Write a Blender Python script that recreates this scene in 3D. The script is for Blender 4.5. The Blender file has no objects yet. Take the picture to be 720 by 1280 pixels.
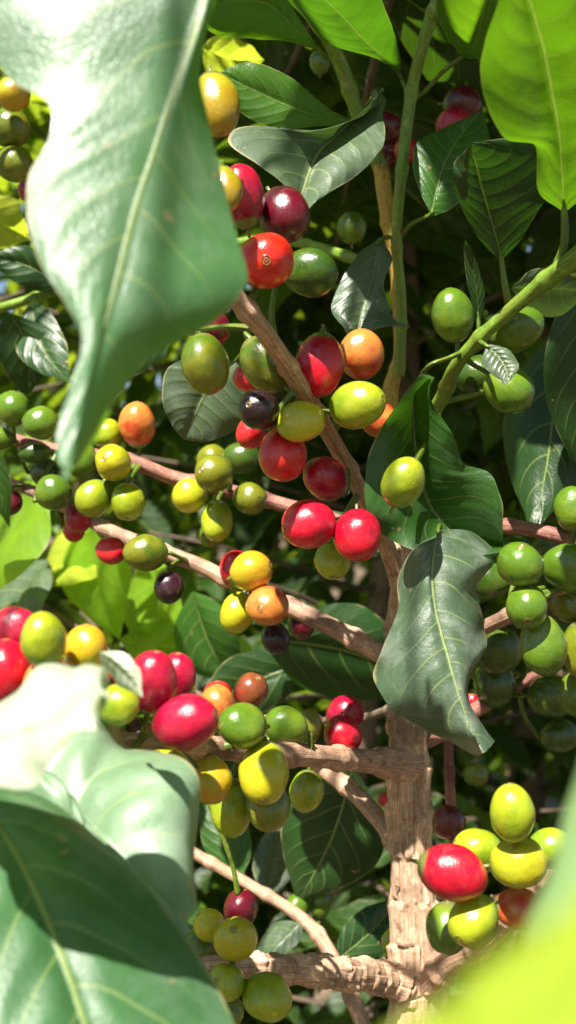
import bpy, math, random
import numpy as np
from mathutils import Vector, Matrix, noise
R = math.radians
rnd = random.Random(11)
scn = bpy.context.scene
COL = scn.collection
S = 2 * math.tan(R(25)) / 1280.0          # metres per photo pixel at one metre
CAMH = 1.35
FOCUS = 0.345

def P(px, py, z):
    """a point of the place seen at photo pixel (px, py), z metres in front of the camera"""
    return Vector(((px - 360) * S * z, z, CAMH + (640 - py) * S * z))

SUN_AZ, SUN_EL = 207.0, 56.0     # compass: 0 = +Y, clockwise; the sun stands over the left shoulder
sv = Vector((math.sin(R(SUN_AZ))*math.cos(R(SUN_EL)), math.cos(R(SUN_AZ))*math.cos(R(SUN_EL)), math.sin(R(SUN_EL))))
# where the leaf cover is open and sunlight falls through
GAPS = [(P(90, 700, .62), .13), (P(230, 790, .75), .12), (P(630, 940, .75), .05), (P(440, 1070, .75), .06), (P(20, 280, .60), .06), (P(610, 780, .7), .03),
        (P(290, 70, .55), .05), (P(290, 1070, .65), .06), (P(40, 420, .55), .04), (P(420, 730, .65), .02), (P(560, 1080, .8), .05), (P(520, 60, .6), .02), (P(140, 720, 1.0), .10)]
GAPS += [(P(510, 880, .40), .07), (P(515, 1130, .40), .07), (P(400, 1000, .40), .06), (P(420, 1210, .37), .05), (P(300, 900, .30), .12), (P(250, 450, .30), .12), (P(650, 130, .28), .06), (P(600, 1050, .30), .09), (P(670, 750, .34), .045), (P(520, 780, .34), .06), (P(40, 800, .18), .10), (P(700, 1000, .10), .08)]
def open_to_sun(p):
    for c, r in GAPS:
        q = p - c; t = q.dot(sv)
        if t > .03 and (q - sv*t).length < r: return True
    return False
# ------------------------------------------------------------------ object tree
WORLD = {}
def link(o, parent=None, loc=(0, 0, 0)):
    COL.objects.link(o)
    loc = Vector(loc)
    WORLD[o.name] = loc
    if parent is not None:
        o.parent = parent
        o.location = loc - WORLD[parent.name]
    else:
        o.location = loc
    return o
def empty(name, loc, label, cat, group=None):
    o = bpy.data.objects.new(name, None)
    o.empty_display_size = 0.02
    link(o, None, loc)
    o['label'] = label; o['category'] = cat
    if group: o['group'] = group
    return o
def meshobj(name, verts, faces, uvs, mats, parent, loc, smooth=True, fmat=None, label=None, attr=None):
    """verts in world space; origin at loc"""
    v = np.asarray(verts, dtype=np.float32) - np.asarray(loc, dtype=np.float32)
    me = bpy.data.meshes.new(name)
    me.from_pydata(v.tolist(), [], faces)
    for m in mats: me.materials.append(m)
    if uvs is not None:
        ul = me.uv_layers.new(name='UVMap')
        li = np.empty(len(me.loops), dtype=np.int32)
        me.loops.foreach_get('vertex_index', li)
        ul.data.foreach_set('uv', np.asarray(uvs, dtype=np.float32)[li].ravel())
    if attr is not None:
        a = me.attributes.new('rnd', 'FLOAT', 'POINT')
        a.data.foreach_set('value', np.asarray(attr, dtype=np.float32))
    if smooth:
        me.polygons.foreach_set('use_smooth', [True] * len(me.polygons))
    if fmat is not None:
        me.polygons.foreach_set('material_index', fmat)
    me.update()
    o = bpy.data.objects.new(name, me)
    link(o, parent, loc)
    if label: o['label'] = label
    return o

# ------------------------------------------------------------------ node helpers
class NB:
    def __init__(s, name):
        s.m = bpy.data.materials.new(name); s.m.use_nodes = True
        s.t = s.m.node_tree; s.t.nodes.clear()
        s.out = s.t.nodes.new('ShaderNodeOutputMaterial')
    def n(s, typ, **kw):
        x = s.t.nodes.new(typ)
        for k, v in kw.items(): setattr(x, k, v)
        return x
    def put(s, sock, v):
        if hasattr(v, 'is_linked') or hasattr(v, 'links'): s.t.links.new(v, sock)
        elif isinstance(v, (tuple, list)):
            sock.default_value = tuple(v) + ((1,) if len(v) == 3 and len(sock.default_value) == 4 else ())
        else: sock.default_value = v
    def math(s, op, a, b=None, c=None, clamp=False):
        x = s.n('ShaderNodeMath', operation=op, use_clamp=clamp)
        s.put(x.inputs[0], a)
        if b is not None: s.put(x.inputs[1], b)
        if c is not None: s.put(x.inputs[2], c)
        return x.outputs[0]
    def mix(s, f, a, b, mode='MIX'):
        x = s.n('ShaderNodeMix', data_type='RGBA', blend_type=mode)
        s.put(x.inputs['Factor'], f); s.put(x.inputs[6], a); s.put(x.inputs[7], b)
        return x.outputs[2]
    def noise(s, vec, scale, detail=3, rough=0.5, dist=0.0):
        x = s.n('ShaderNodeTexNoise')
        if vec is not None: s.put(x.inputs['Vector'], vec)
        x.inputs['Scale'].default_value = scale; x.inputs['Detail'].default_value = detail
        x.inputs['Roughness'].default_value = rough; x.inputs['Distortion'].default_value = dist
        return x.outputs['Fac']
    def step(s, v, lo, hi, a=0.0, b=1.0):
        x = s.n('ShaderNodeMapRange', interpolation_type='SMOOTHSTEP')
        s.put(x.inputs['Value'], v)
        x.inputs['From Min'].default_value = lo; x.inputs['From Max'].default_value = hi
        x.inputs['To Min'].default_value = a; x.inputs['To Max'].default_value = b
        return x.outputs[0]
    def attr(s, name, typ='OBJECT'):
        x = s.n('ShaderNodeAttribute', attribute_type=typ, attribute_name=name)
        return x
    def bump(s, h, strength, dist, normal=None):
        x = s.n('ShaderNodeBump')
        x.inputs['Strength'].default_value = strength; x.inputs['Distance'].default_value = dist
        s.put(x.inputs['Height'], h)
        if normal is not None: s.put(x.inputs['Normal'], normal)
        return x.outputs[0]

# ------------------------------------------------------------------ materials
def leaf_material(name, merged=False, nsec=9.0):
    b = NB(name)
    tc = b.n('ShaderNodeTexCoord')
    uv = b.n('ShaderNodeSeparateXYZ'); b.put(uv.inputs[0], tc.outputs['UV'])
    geo = b.n('ShaderNodeNewGeometry')
    pos = geo.outputs['Position']
    u = b.math('SUBTRACT', uv.outputs[0], 0.5)
    au = b.math('MULTIPLY', b.math('ABSOLUTE', u), 2.0)
    v = uv.outputs[1]
    # midrib narrowing to the tip
    wm = b.math('MULTIPLY_ADD', v, -0.030, 0.045)
    mid = b.math('SUBTRACT', 1.0, b.math('DIVIDE', au, wm), clamp=True)
    mid = b.step(mid, 0.0, 0.6)
    bowl = b.math('POWER', au, 1.35)
    ph = b.math('SUBTRACT', b.math('MULTIPLY', v, nsec), b.math('MULTIPLY', bowl, 2.0))
    sgn = b.math('MULTIPLY', b.math('GREATER_THAN', u, 0.0), 0.42)
    ph = b.math('ADD', ph, sgn)
    wob = b.math('MULTIPLY', b.math('SUBTRACT', b.noise(pos, 45.0, 1), 0.5), 0.5)
    ph = b.math('ADD', ph, wob)
    fr = b.math('ABSOLUTE', b.math('SUBTRACT', b.math('FRACT', ph), 0.5))   # 0 on the vein
    sec = b.math('SUBTRACT', 1.0, b.step(fr, 0.0, 0.055))
    fade = b.step(au, 0.98, 0.35)
    sec = b.math('MULTIPLY', sec, fade)
    quilt = b.step(fr, 0.0, 0.35)
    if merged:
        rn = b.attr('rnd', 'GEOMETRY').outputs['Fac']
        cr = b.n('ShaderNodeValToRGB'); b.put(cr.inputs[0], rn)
        e = cr.color_ramp.elements  # dark end puts shade into the leaf colour, bright end sunlight
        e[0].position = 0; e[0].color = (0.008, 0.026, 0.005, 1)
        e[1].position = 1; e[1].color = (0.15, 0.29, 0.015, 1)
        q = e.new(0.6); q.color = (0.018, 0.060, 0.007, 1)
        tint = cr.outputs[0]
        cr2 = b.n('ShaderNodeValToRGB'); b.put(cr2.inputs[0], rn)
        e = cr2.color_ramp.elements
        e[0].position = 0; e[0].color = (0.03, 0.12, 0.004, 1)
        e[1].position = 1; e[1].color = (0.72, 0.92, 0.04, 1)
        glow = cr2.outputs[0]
        tf = 0.36; wax = 0.5
    else:
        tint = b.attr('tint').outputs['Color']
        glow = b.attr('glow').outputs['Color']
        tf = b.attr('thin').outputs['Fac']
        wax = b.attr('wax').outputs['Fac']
    n1 = b.noise(pos, 60.0, 4, 0.6)
    n2 = b.noise(pos, 420.0, 2, 0.5)
    tone = b.math('MULTIPLY_ADD', n1, 0.8, 0.6)
    base = b.mix(1.0, tint, tone, 'MULTIPLY')
    cell = b.n('ShaderNodeTexVoronoi', feature='DISTANCE_TO_EDGE'); b.put(cell.inputs['Vector'], pos); cell.inputs['Scale'].default_value = 700.0
    net = b.step(cell.outputs['Distance'], 0.0, 0.12)
    base = b.mix(b.math('MULTIPLY', b.math('SUBTRACT', 1.0, net), 0.10), base, (0.12, 0.2, 0.06))
    veincol = b.mix(0.55, tint, (0.42, 0.50, 0.14))
    # grey patches painted in as broken sheen, and faint scratches on the wax
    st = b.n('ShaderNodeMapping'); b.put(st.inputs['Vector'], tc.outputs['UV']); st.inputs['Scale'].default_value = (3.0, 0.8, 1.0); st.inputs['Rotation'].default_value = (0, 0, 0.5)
    sheen_scratch = b.math('MULTIPLY_ADD', b.step(b.noise(pos, 48.0, 6, 0.72, 0.3), 0.44, 0.66), 0.8, b.math('MULTIPLY', b.step(b.noise(st.outputs[0], 14.0, 3, 0.6, 0.3), 0.60, 0.72), 0.25))
    base = b.mix(b.math('MULTIPLY', b.math('MULTIPLY', sheen_scratch, wax), 0.26), base, (0.42, 0.45, 0.42))
    base = b.mix(b.math('MULTIPLY', sec, 0.55), base, veincol)
    base = b.mix(b.math('MULTIPLY', mid, 0.85), base, veincol)
    # small scars and browned margins
    sp = b.noise(pos, 170.0, 2, 0.5)
    spot = b.step(sp, 0.725, 0.750)
    base = b.mix(b.math('MULTIPLY', spot, 0.75), base, (0.33, 0.22, 0.11))
    edge = b.math('MULTIPLY', b.step(au, 0.955, 0.995), b.step(b.noise(pos, 50.0, 2), 0.48, 0.60))
    base = b.mix(b.math('MULTIPLY', edge, 0.7), base, (0.40, 0.34, 0.16))
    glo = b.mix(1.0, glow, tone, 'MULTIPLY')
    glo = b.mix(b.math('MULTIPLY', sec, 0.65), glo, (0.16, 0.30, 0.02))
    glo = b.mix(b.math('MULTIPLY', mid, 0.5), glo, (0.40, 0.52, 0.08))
    h = b.math('ADD', b.math('MULTIPLY', quilt, 0.30), b.math('MULTIPLY', n1, 0.9))
    h = b.math('SUBTRACT', h, b.math('MULTIPLY', mid, 0.5))
    nb = b.bump(h, 0.55, 0.0009)
    nb = b.bump(b.math('ADD', b.math('MULTIPLY', net, 0.5), n2), 0.25, 0.00022, nb)
    p = b.n('ShaderNodeBsdfPrincipled')
    b.put(p.inputs['Base Color'], base); b.put(p.inputs['Normal'], nb)
    rough = b.math('MULTIPLY_ADD', b.noise(pos, 35.0, 4, 0.65), 0.50, 0.12)
    rough = b.math('MULTIPLY_ADD', wax, 0.04, rough)
    b.put(p.inputs['Roughness'], rough)
    p.inputs['Specular IOR Level'].default_value = 0.30 if merged else 0.42
    b.put(p.inputs['Coat Weight'], b.math('MULTIPLY', wax, 0.6) if not merged else 0.0)
    p.inputs['Coat Roughness'].default_value = 0.5
    b.put(p.inputs['Coat Normal'], nb)
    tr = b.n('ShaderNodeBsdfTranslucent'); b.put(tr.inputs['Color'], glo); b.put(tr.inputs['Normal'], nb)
    mx = b.n('ShaderNodeMixShader'); b.put(mx.inputs[0], tf)
    b.t.links.new(p.outputs[0], mx.inputs[1]); b.t.links.new(tr.outputs[0], mx.inputs[2])
    b.t.links.new(mx.outputs[0], b.out.inputs[0])
    return b.m

def cherry_material():
    b = NB('cherry_skin')
    tc = b.n('ShaderNodeTexCoord')
    ob = b.n('ShaderNodeSeparateXYZ'); b.put(ob.inputs[0], tc.outputs['Object'])
    x, y, z = ob.outputs
    rho0 = b.math('SQRT', b.math('ADD', b.math('MULTIPLY', x, x), b.math('MULTIPLY', y, y)))
    ca = b.attr('tip_colour').outputs['Color']; cb = b.attr('base_colour').outputs['Color']
    oi = b.n('ShaderNodeObjectInfo')
    off = b.n('ShaderNodeVectorMath', operation='ADD')
    b.put(off.inputs[0], tc.outputs['Object'])
    cmb = b.n('ShaderNodeCombineXYZ')
    r10 = b.math('MULTIPLY', oi.outputs['Random'], 37.0)
    for i in range(3): b.put(cmb.inputs[i], r10)
    b.put(off.inputs[1], cmb.outputs[0])
    vec = off.outputs[0]
    n = b.noise(vec, 1.3, 3, 0.5)
    rho = b.math('ADD', b.math('MULTIPLY', rho0, b.math('MULTIPLY_ADD', oi.outputs['Random'], 0.5, 0.8)), b.math('MULTIPLY', b.math('SUBTRACT', b.noise(vec, 11.0, 3, 0.6), 0.5), 0.09))
    g = b.math('ADD', b.math('MULTIPLY', z, 0.5), b.math('MULTIPLY_ADD', n, 2.4, -0.70))
    base = b.mix(b.step(g, -0.05, 0.90), cb, ca)
    fine = b.noise(vec, 26.0, 3, 0.6)
    base = b.mix(0.35, base, b.mix(1.0, base, b.math('MULTIPLY_ADD', fine, 1.6, 0.2), 'MULTIPLY'))
    # pale lenticels and darker blemishes
    vo = b.n('ShaderNodeTexVoronoi'); b.put(vo.inputs['Vector'], vec); vo.inputs['Scale'].default_value = 9.0
    dots = b.math('SUBTRACT', 1.0, b.step(vo.outputs['Distance'], 0.04, 0.10))
    base = b.mix(b.math('MULTIPLY', dots, 0.22), base, (0.65, 0.50, 0.30))
    bl = b.step(b.noise(vec, 4.2, 5, 0.7), 0.67, 0.72)
    base = b.mix(b.math('MULTIPLY', bl, 0.6), base, (0.10, 0.045, 0.02))
    dust = b.step(b.noise(vec, 2.3, 5, 0.7), 0.52, 0.72)
    base = b.mix(b.math('MULTIPLY', dust, 0.05), base, (0.50, 0.44, 0.34))
    scr = b.noise(vec, 7.0, 3, 0.6, 2.5)
    scratch = b.math('SUBTRACT', 1.0, b.step(b.math('ABSOLUTE', b.math('SUBTRACT', scr, 0.56)), 0.0, 0.008))
    scratch = b.math('MULTIPLY', scratch, b.step(b.noise(vec, 1.7, 1), 0.52, 0.6))
    base = b.mix(b.math('MULTIPLY', scratch, 0.45), base, (0.40, 0.27, 0.14))
    front = b.math('GREATER_THAN', z, 0.3)
    def ring(lo, hi, soft=0.012):
        return b.math('MULTIPLY', b.math('MULTIPLY', b.step(rho, lo - soft, lo), b.math('SUBTRACT', 1.0, b.step(rho, hi, hi + soft))), front)
    disc = ring(-1, 0.17, 0.03)
    base = b.mix(b.math('MULTIPLY', disc, 0.38), base, (0.42, 0.30, 0.09))
    base = b.mix(b.math('MULTIPLY', ring(0.145, 0.175), 0.8), base, (0.11, 0.06, 0.02))
    base = b.mix(b.math('MULTIPLY', ring(0.07, 0.09), 0.7), base, (0.16, 0.09, 0.03))
    base = b.mix(b.math('MULTIPLY', ring(-1, 0.035), 0.9), base, (0.03, 0.015, 0.01))
    stalk = b.step(z, -0.95, -1.08)
    base = b.mix(stalk, base, (0.15, 0.16, 0.04))
    nb = b.bump(b.math('ADD', b.math('MULTIPLY', fine, 0.6), b.math('MULTIPLY', b.noise(vec, 3.2, 3, 0.6), 2.0)), 0.22, 0.0006)
    p = b.n('ShaderNodeBsdfPrincipled')
    b.put(p.inputs['Base Color'], base); b.put(p.inputs['Normal'], nb)
    b.put(p.inputs['Roughness'], b.math('MULTIPLY_ADD', b.noise(vec, 3.0, 5, 0.7), 0.42, 0.03))
    p.inputs['Specular IOR Level'].default_value = 0.5
    p.inputs['Coat Weight'].default_value = 0.35; p.inputs['Coat Roughness'].default_value = 0.10
    p.inputs['Subsurface Weight'].default_value = 0.15
    p.inputs['Subsurface Radius'].default_value = (1.0, 0.5, 0.15)
    p.inputs['Subsurface Scale'].default_value = 0.0025
    b.t.links.new(p.outputs[0], b.out.inputs[0])
    return b.m

def bark_material(name, c1, c2, c3, flake=1.0, rough=0.75):
    b = NB(name)
    tc = b.n('ShaderNodeTexCoord')
    mp = b.n('ShaderNodeMapping'); b.put(mp.inputs['Vector'], tc.outputs['UV'])
    mp.inputs['Scale'].default_value = (2.4, 0.9, 1.0)
    geo = b.n('ShaderNodeNewGeometry'); pos = geo.outputs['Position']
    streak = b.noise(mp.outputs[0], 9.0, 5, 0.65, 0.4)
    big = b.noise(pos, 55.0, 3, 0.6)
    fine = b.noise(pos, 900.0, 3, 0.6)
    mot = b.noise(pos, 230.0, 4, 0.6)
    base = b.mix(b.step(streak, 0.38, 0.60), c1, c2)
    crack = b.step(streak, 0.36, 0.30)
    base = b.mix(b.math('MULTIPLY', crack, 0.6), base, (c1[0]*0.3, c1[1]*0.27, c1[2]*0.25))
    base = b.mix(b.step(big, 0.50, 0.68), base, c3)
    base = b.mix(b.math('MULTIPLY', b.step(mot, 0.58, 0.68), 0.5), base, (c1[0]*0.35, c1[1]*0.35, c1[2]*0.35))
    base = b.mix(b.math('MULTIPLY', b.step(mot, 0.42, 0.32), 0.4), base, tuple(min(1, k*1.7 + 0.04) for k in c2))
    base = b.mix(1.0, base, b.math('MULTIPLY_ADD', fine, 0.9, 0.55), 'MULTIPLY')
    pt = b.attr('rnd', 'GEOMETRY').outputs['Fac']
    base = b.mix(1.0, base, b.math('MULTIPLY_ADD', pt, 0.7, 0.65), 'MULTIPLY')
    h = b.math('ADD', b.math('MULTIPLY', streak, 1.0), b.math('MULTIPLY', mot, 0.8))
    nb = b.bump(h, 0.8 * flake, 0.0009)
    nb = b.bump(fine, 0.4, 0.0002, nb)
    p = b.n('ShaderNodeBsdfPrincipled')
    b.put(p.inputs['Base Color'], base); b.put(p.inputs['Normal'], nb)
    p.inputs['Roughness'].default_value = rough
    b.t.links.new(p.outputs[0], b.out.inputs[0])
    return b.m

LEAF = leaf_material('coffee_leaf')
FOLI = leaf_material('coffee_foliage', merged=True, nsec=8.0)
SKIN = cherry_material()
TRUNK = bark_material('trunk_bark', (0.38, 0.215, 0.125), (0.58, 0.40, 0.27), (0.29, 0.19, 0.125), 0.55, 0.8)
TWIG = bark_material('branch_bark', (0.32, 0.17, 0.10), (0.52, 0.33, 0.22), (0.23, 0.135, 0.09), 0.5, 0.7)
REDTW = bark_material('young_red_bark', (0.20, 0.07, 0.05), (0.34, 0.16, 0.11), (0.15, 0.05, 0.04), 0.6, 0.6)
GREEN = bark_material('green_stem', (0.11, 0.19, 0.018), (0.18, 0.28, 0.03), (0.17, 0.19, 0.025), 0.18, 0.42)
AMBER = bark_material('amber_stem', (0.42, 0.23, 0.03), (0.50, 0.33, 0.05), (0.22, 0.12, 0.03), 0.5, 0.55)
DARKB = bark_material('shaded_bark', (0.16, 0.10, 0.07), (0.24, 0.17, 0.12), (0.11, 0.08, 0.05), 1.0, 0.8)

# ------------------------------------------------------------------ geometry
def crom(pts, n):
    pts = [np.array(p, dtype=float) for p in pts]
    if len(pts) == 2: return [pts[0] + (pts[1] - pts[0]) * t for t in np.linspace(0, 1, n)]
    q = [2 * pts[0] - pts[1]] + pts + [2 * pts[-1] - pts[-2]]
    out = []
    for t in np.linspace(0, len(pts) - 1, n):
        i = min(int(t), len(pts) - 2); f = t - i
        a, b_, c, d = q[i], q[i+1], q[i+2], q[i+3]
        out.append(0.5 * ((2*b_) + (-a + c)*f + (2*a - 5*b_ + 4*c - d)*f*f + (-a + 3*b_ - 3*c + d)*f**3))
    return out

TON = []
def tube_data(pts, rad, nseg=14, step=0.0025, disp=None, cap=True, n=None):
    """swept tube; pts world points, rad metres at each point -> verts, faces, uvs"""
    q = [np.append(np.array(p, dtype=float), r) for p, r in zip(pts, rad)]
    L = sum(np.linalg.norm(q[i+1][:3] - q[i][:3]) for i in range(len(q)-1))
    n = n or max(6, int(L / step))
    c = crom(q, n)
    V, F, U = [], [], []
    TON.clear(); s = 0.0; up = None
    for i, p in enumerate(c):
        a = c[max(i-1, 0)][:3]; d = c[min(i+1, n-1)][:3]
        t = d - a; t = t / (np.linalg.norm(t) + 1e-12)
        if up is None:
            up = np.array([0, -1.0, 0]) if abs(t[1]) < 0.9 else np.array([0, 0, 1.0])
        up = up - t * np.dot(up, t); up /= np.linalg.norm(up) + 1e-12
        sd = np.cross(t, up)
        if i: s += np.linalg.norm(p[:3] - c[i-1][:3])
        for k in range(nseg + 1):
            th = 2 * math.pi * k / nseg
            dr = disp(th, s, p[3], L) if disp else 0.0
            TON.append(disp.tone(th, s, p[3]) if hasattr(disp, 'tone') else 0.5)
            rr = max(p[3] + dr, 1e-5)
            V.append(p[:3] + (up * math.cos(th) + sd * math.sin(th)) * rr)
            U.append((k / nseg * 2 * math.pi * max(rad) * 60, s * 10))
    w = nseg + 1
    for i in range(n-1):
        for k in range(nseg):
            F.append((i*w+k, i*w+k+1, (i+1)*w+k+1, (i+1)*w+k))
    if cap:
        for i, row in ((0, 0), (n-1, (n-1)*w)):
            V.append(c[i][:3]); U.append((0, 0)); TON.append(0.5); ci = len(V) - 1
            for k in range(nseg):
                F.append((row+k, ci, row+k+1) if i == 0 else (row+k+1, ci, row+k))
    return V, F, U

def hash1(*a):
    return random.Random(hash(a) & 0xffffffff).random()
def plates(cw, ch, amp, lip, seed=0):
    """flaking bark: offset rows of small plates with raised lower lips"""
    cache = {}
    def f(th, s, r, L):
        row = (s + 0.25*ch*noise.noise((math.cos(th)*1.5, math.sin(th)*1.5, s*60 + seed))) / ch
        ri = math.floor(row); fr = row - ri
        ncol = max(3, round(2*math.pi*r / cw)); sh = 0.37 * (ri % 3) + 0.2*noise.noise((ri*1.7, seed, 0))
        cx = th / (2*math.pi) * ncol + sh
        ci = math.floor(cx); fc = cx - ci
        key = (ri, ci % ncol, seed)
        if key not in cache: cache[key] = hash1(*key)
        h = cache[key]
        e = min(fc, 1-fc) * 2 * math.pi * r / ncol
        ee = min(fr, 1-fr) * ch
        edge = min(1.0, e/0.0006) * min(1.0, ee/0.0006)
        curl = lip * (fr**3 if h > 0.5 else (1-fr)**3)
        nn = noise.noise((math.cos(th)*r*500, math.sin(th)*r*500, s*220+seed))
        return amp*(h-0.5) + edge*(amp*0.8 + curl) + nn*amp*0.35
    def tone(th, s, r):
        row = (s + 0.25*ch*noise.noise((math.cos(th)*1.5, math.sin(th)*1.5, s*60 + seed))) / ch
        ri = math.floor(row); ncol = max(3, round(2*math.pi*r / cw)); sh = 0.37 * (ri % 3) + 0.2*noise.noise((ri*1.7, seed, 0))
        return hash1(ri, math.floor(th / (2*math.pi) * ncol + sh) % ncol, seed)
    f.tone = tone
    return f
def gnarl(seed, node=0.028, amp=0.10, sw=0.25):
    """a young coffee branch: lengthwise wrinkles and a swollen joint every few centimetres"""
    def f(th, s, r, L):
        a = noise.noise((math.cos(th)*2.2, math.sin(th)*2.2, s*28+seed)) * amp * r
        a += noise.noise((math.cos(th)*6, math.sin(th)*6, s*90+seed)) * amp * 0.5 * r
        q = (s + 0.31*node) % node
        d = min(q, node-q)
        a += sw * r * math.exp(-(d/0.0022)**2)
        return a
    return f
SEED = [0]
def px_tube(pp, sharp=None):
    """pp: list of (px, py, z, radius px) -> points, radii in metres"""
    return [P(a, b_, z) for a, b_, z, r in pp], [r * S * z for a, b_, z, r in pp]
def branch(name, pp, mat, parent, disp='gnarl', nseg=18, step=0.0012, label=None, world=False):
    SEED[0] += 1
    pts, rad = (pp if world else px_tube(pp))
    d = gnarl(SEED[0]*7.3) if disp == 'gnarl' else disp
    V, F, U = tube_data(pts, rad, nseg, step, d)
    ob = meshobj(name, V, F, U, [mat], parent, pts[-1] if not world else pts[0], label=label, attr=list(TON))
    POLY[ob.name] = crom(pts, 60)
    return ob

def leaf_grid(st, nv=44, nu=9, bow=0.12, wave=0.035, quilt=0.009, nsec=9.0, seed=0, closed_tip=True):
    """st: stations (L, M, R) of world points, base to tip"""
    L = crom([s[0] for s in st], nv); M = crom([s[1] for s in st], nv); Q = crom([s[2] for s in st], nv)
    V, F, U = [], [], []
    W = 2*nu + 1
    length = sum(np.linalg.norm(M[i+1]-M[i]) for i in range(nv-1))
    for i in range(nv):
        v = i/(nv-1)
        t = M[min(i+1, nv-1)] - M[max(i-1, 0)]; t /= np.linalg.norm(t)+1e-12
        ac = Q[i]-L[i]; nl = np.linalg.norm(ac)
        nrm = np.cross(ac/(nl+1e-9), t); nn = np.linalg.norm(nrm)
        nrm = nrm/nn if nn > 1e-3 else np.array([0, -1.0, 0])
        if nrm[1] > 0: nrm = -nrm                   # towards the side that is looked at
        wid = max(np.linalg.norm(Q[i]-M[i]), np.linalg.norm(L[i]-M[i]))
        for k in range(-nu, nu+1):
            u = k/nu; au = abs(u)
            E = Q[i] if u > 0 else L[i]
            p = M[i] + (E-M[i])*au
            ph = v*nsec - 2.0*au**1.35 + (0.42 if u > 0 else 0)
            fr = abs((ph % 1.0) - 0.5)
            h = bow*wid*math.sin(math.pi*au*0.9)
            h += quilt*wid*(min(fr/0.5, 1.0)**0.5)*min(1, au*5)*(1-au**4)
            h += wave*wid*au*au*math.sin(v*17+seed*1.7+(2.0 if u > 0 else 0)+2.2*noise.noise((v*4, seed, u)))
            h += 0.05*wid*noise.noise((v*3+seed, u*1.3, seed*0.7))
            h -= 0.03*wid*max(0, 1-au*7)
            p = p + nrm*h
            if au == 1.0:
                p = p + (E-M[i])*0.025*noise.noise((v*14+seed, u*3, 1.3))
            V.append(p); U.append((0.5+0.5*u, v))
    for i in range(nv-1):
        for k in range(W-1):
            F.append((i*W+k, i*W+k+1, (i+1)*W+k+1, (i+1)*W+k))
    return V, F, U

TONES = {  # tint (upper skin), glow (light passed through), thin, wax
    'dark':   ((0.014, 0.046, 0.008), (0.06, 0.20, 0.008), 0.18, 0.05),  # darker tint, canopy shade put into the leaf colour
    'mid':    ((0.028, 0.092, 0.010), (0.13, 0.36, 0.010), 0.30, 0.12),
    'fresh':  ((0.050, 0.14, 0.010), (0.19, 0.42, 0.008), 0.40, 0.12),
    'lime':   ((0.48, 0.55, 0.05), (0.70, 0.86, 0.05), 0.5, 0.1),  # tint raised towards pale yellow, full sun put into the colour
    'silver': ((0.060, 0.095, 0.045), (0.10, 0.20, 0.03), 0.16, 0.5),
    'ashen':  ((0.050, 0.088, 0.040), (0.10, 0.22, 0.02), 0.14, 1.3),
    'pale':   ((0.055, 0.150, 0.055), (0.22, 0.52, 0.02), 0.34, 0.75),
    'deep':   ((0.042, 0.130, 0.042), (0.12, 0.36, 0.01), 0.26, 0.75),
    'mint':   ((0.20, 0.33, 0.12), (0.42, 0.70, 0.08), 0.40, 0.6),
    'wax':    ((0.150, 0.250, 0.135), (0.25, 0.50, 0.04), 0.22, 1.2),  # tint lightened to imitate sun glare and sheen
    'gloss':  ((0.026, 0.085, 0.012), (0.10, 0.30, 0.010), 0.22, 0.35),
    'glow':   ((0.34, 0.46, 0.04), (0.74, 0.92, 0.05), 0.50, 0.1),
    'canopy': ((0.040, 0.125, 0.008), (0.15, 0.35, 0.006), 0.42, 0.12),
    'sunwhite': ((0.50, 0.56, 0.40), (0.4, 0.6, 0.1), 0.30, 1.0),  # near-white tint painted in for a leaf overexposed by sun
    'bright': ((0.19, 0.36, 0.02), (0.66, 0.92, 0.03), 0.52, 0.1),  # tint and glow boosted to stand in for stronger sunlight
    'brown':  ((0.30, 0.16, 0.10), (0.3, 0.15, 0.05), 0.1, 0.0),
}
def leaf(st, z, tone, parent, petiole=None, pr=3.0, label=None, dz=(0, 0, 0), seed=None, nv=44, nu=9, **kw):
    """st: list of ((Lx,Ly[,Lz]), (Mx,My[,Mz]), (Rx,Ry[,Rz])) in photo pixels; z of station i interpolates z=(z0,z1)"""
    if not isinstance(z, tuple): z = (z, z)
    SEED[0] += 1
    out = []
    n = len(st)
    for i, s in enumerate(st):
        zi = z[0] + (z[1]-z[0])*i/(n-1)
        row = []
        for j, q in enumerate(s):
            row.append(P(q[0], q[1], (q[2] if len(q) > 2 else 0) + zi + dz[j]))
        out.append(row)
    V, F, U = leaf_grid(out, nv=nv, nu=nu, seed=seed if seed is not None else SEED[0]*3.1, **kw)
    fm = [0]*len(F)
    loc = out[0][1]
    if petiole:
        pts = [P(*q) for q in petiole] + [out[0][1], out[1][1]*0.35 + out[0][1]*0.65]
        zz = out[0][1][1]
        rr = [pr*S*zz*1.25] + [pr*S*zz]*(len(petiole)-1) + [pr*S*zz*0.8, pr*S*zz*0.25]
        v2, f2, u2 = tube_data(pts, rr, 8, 0.002)
        o = len(V)
        V += v2; U += u2; F += [tuple(a+o for a in f) for f in f2]; fm += [1]*len(f2)
        loc = pts[0]
    ob = meshobj('leaf', V, F, U, [LEAF, GREEN], parent, loc, fmat=fm, label=label)
    t, g, th, wx = TONES[tone]
    ob['tint'] = t; ob['glow'] = g; ob['thin'] = th; ob['wax'] = wx
    return ob
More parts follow.
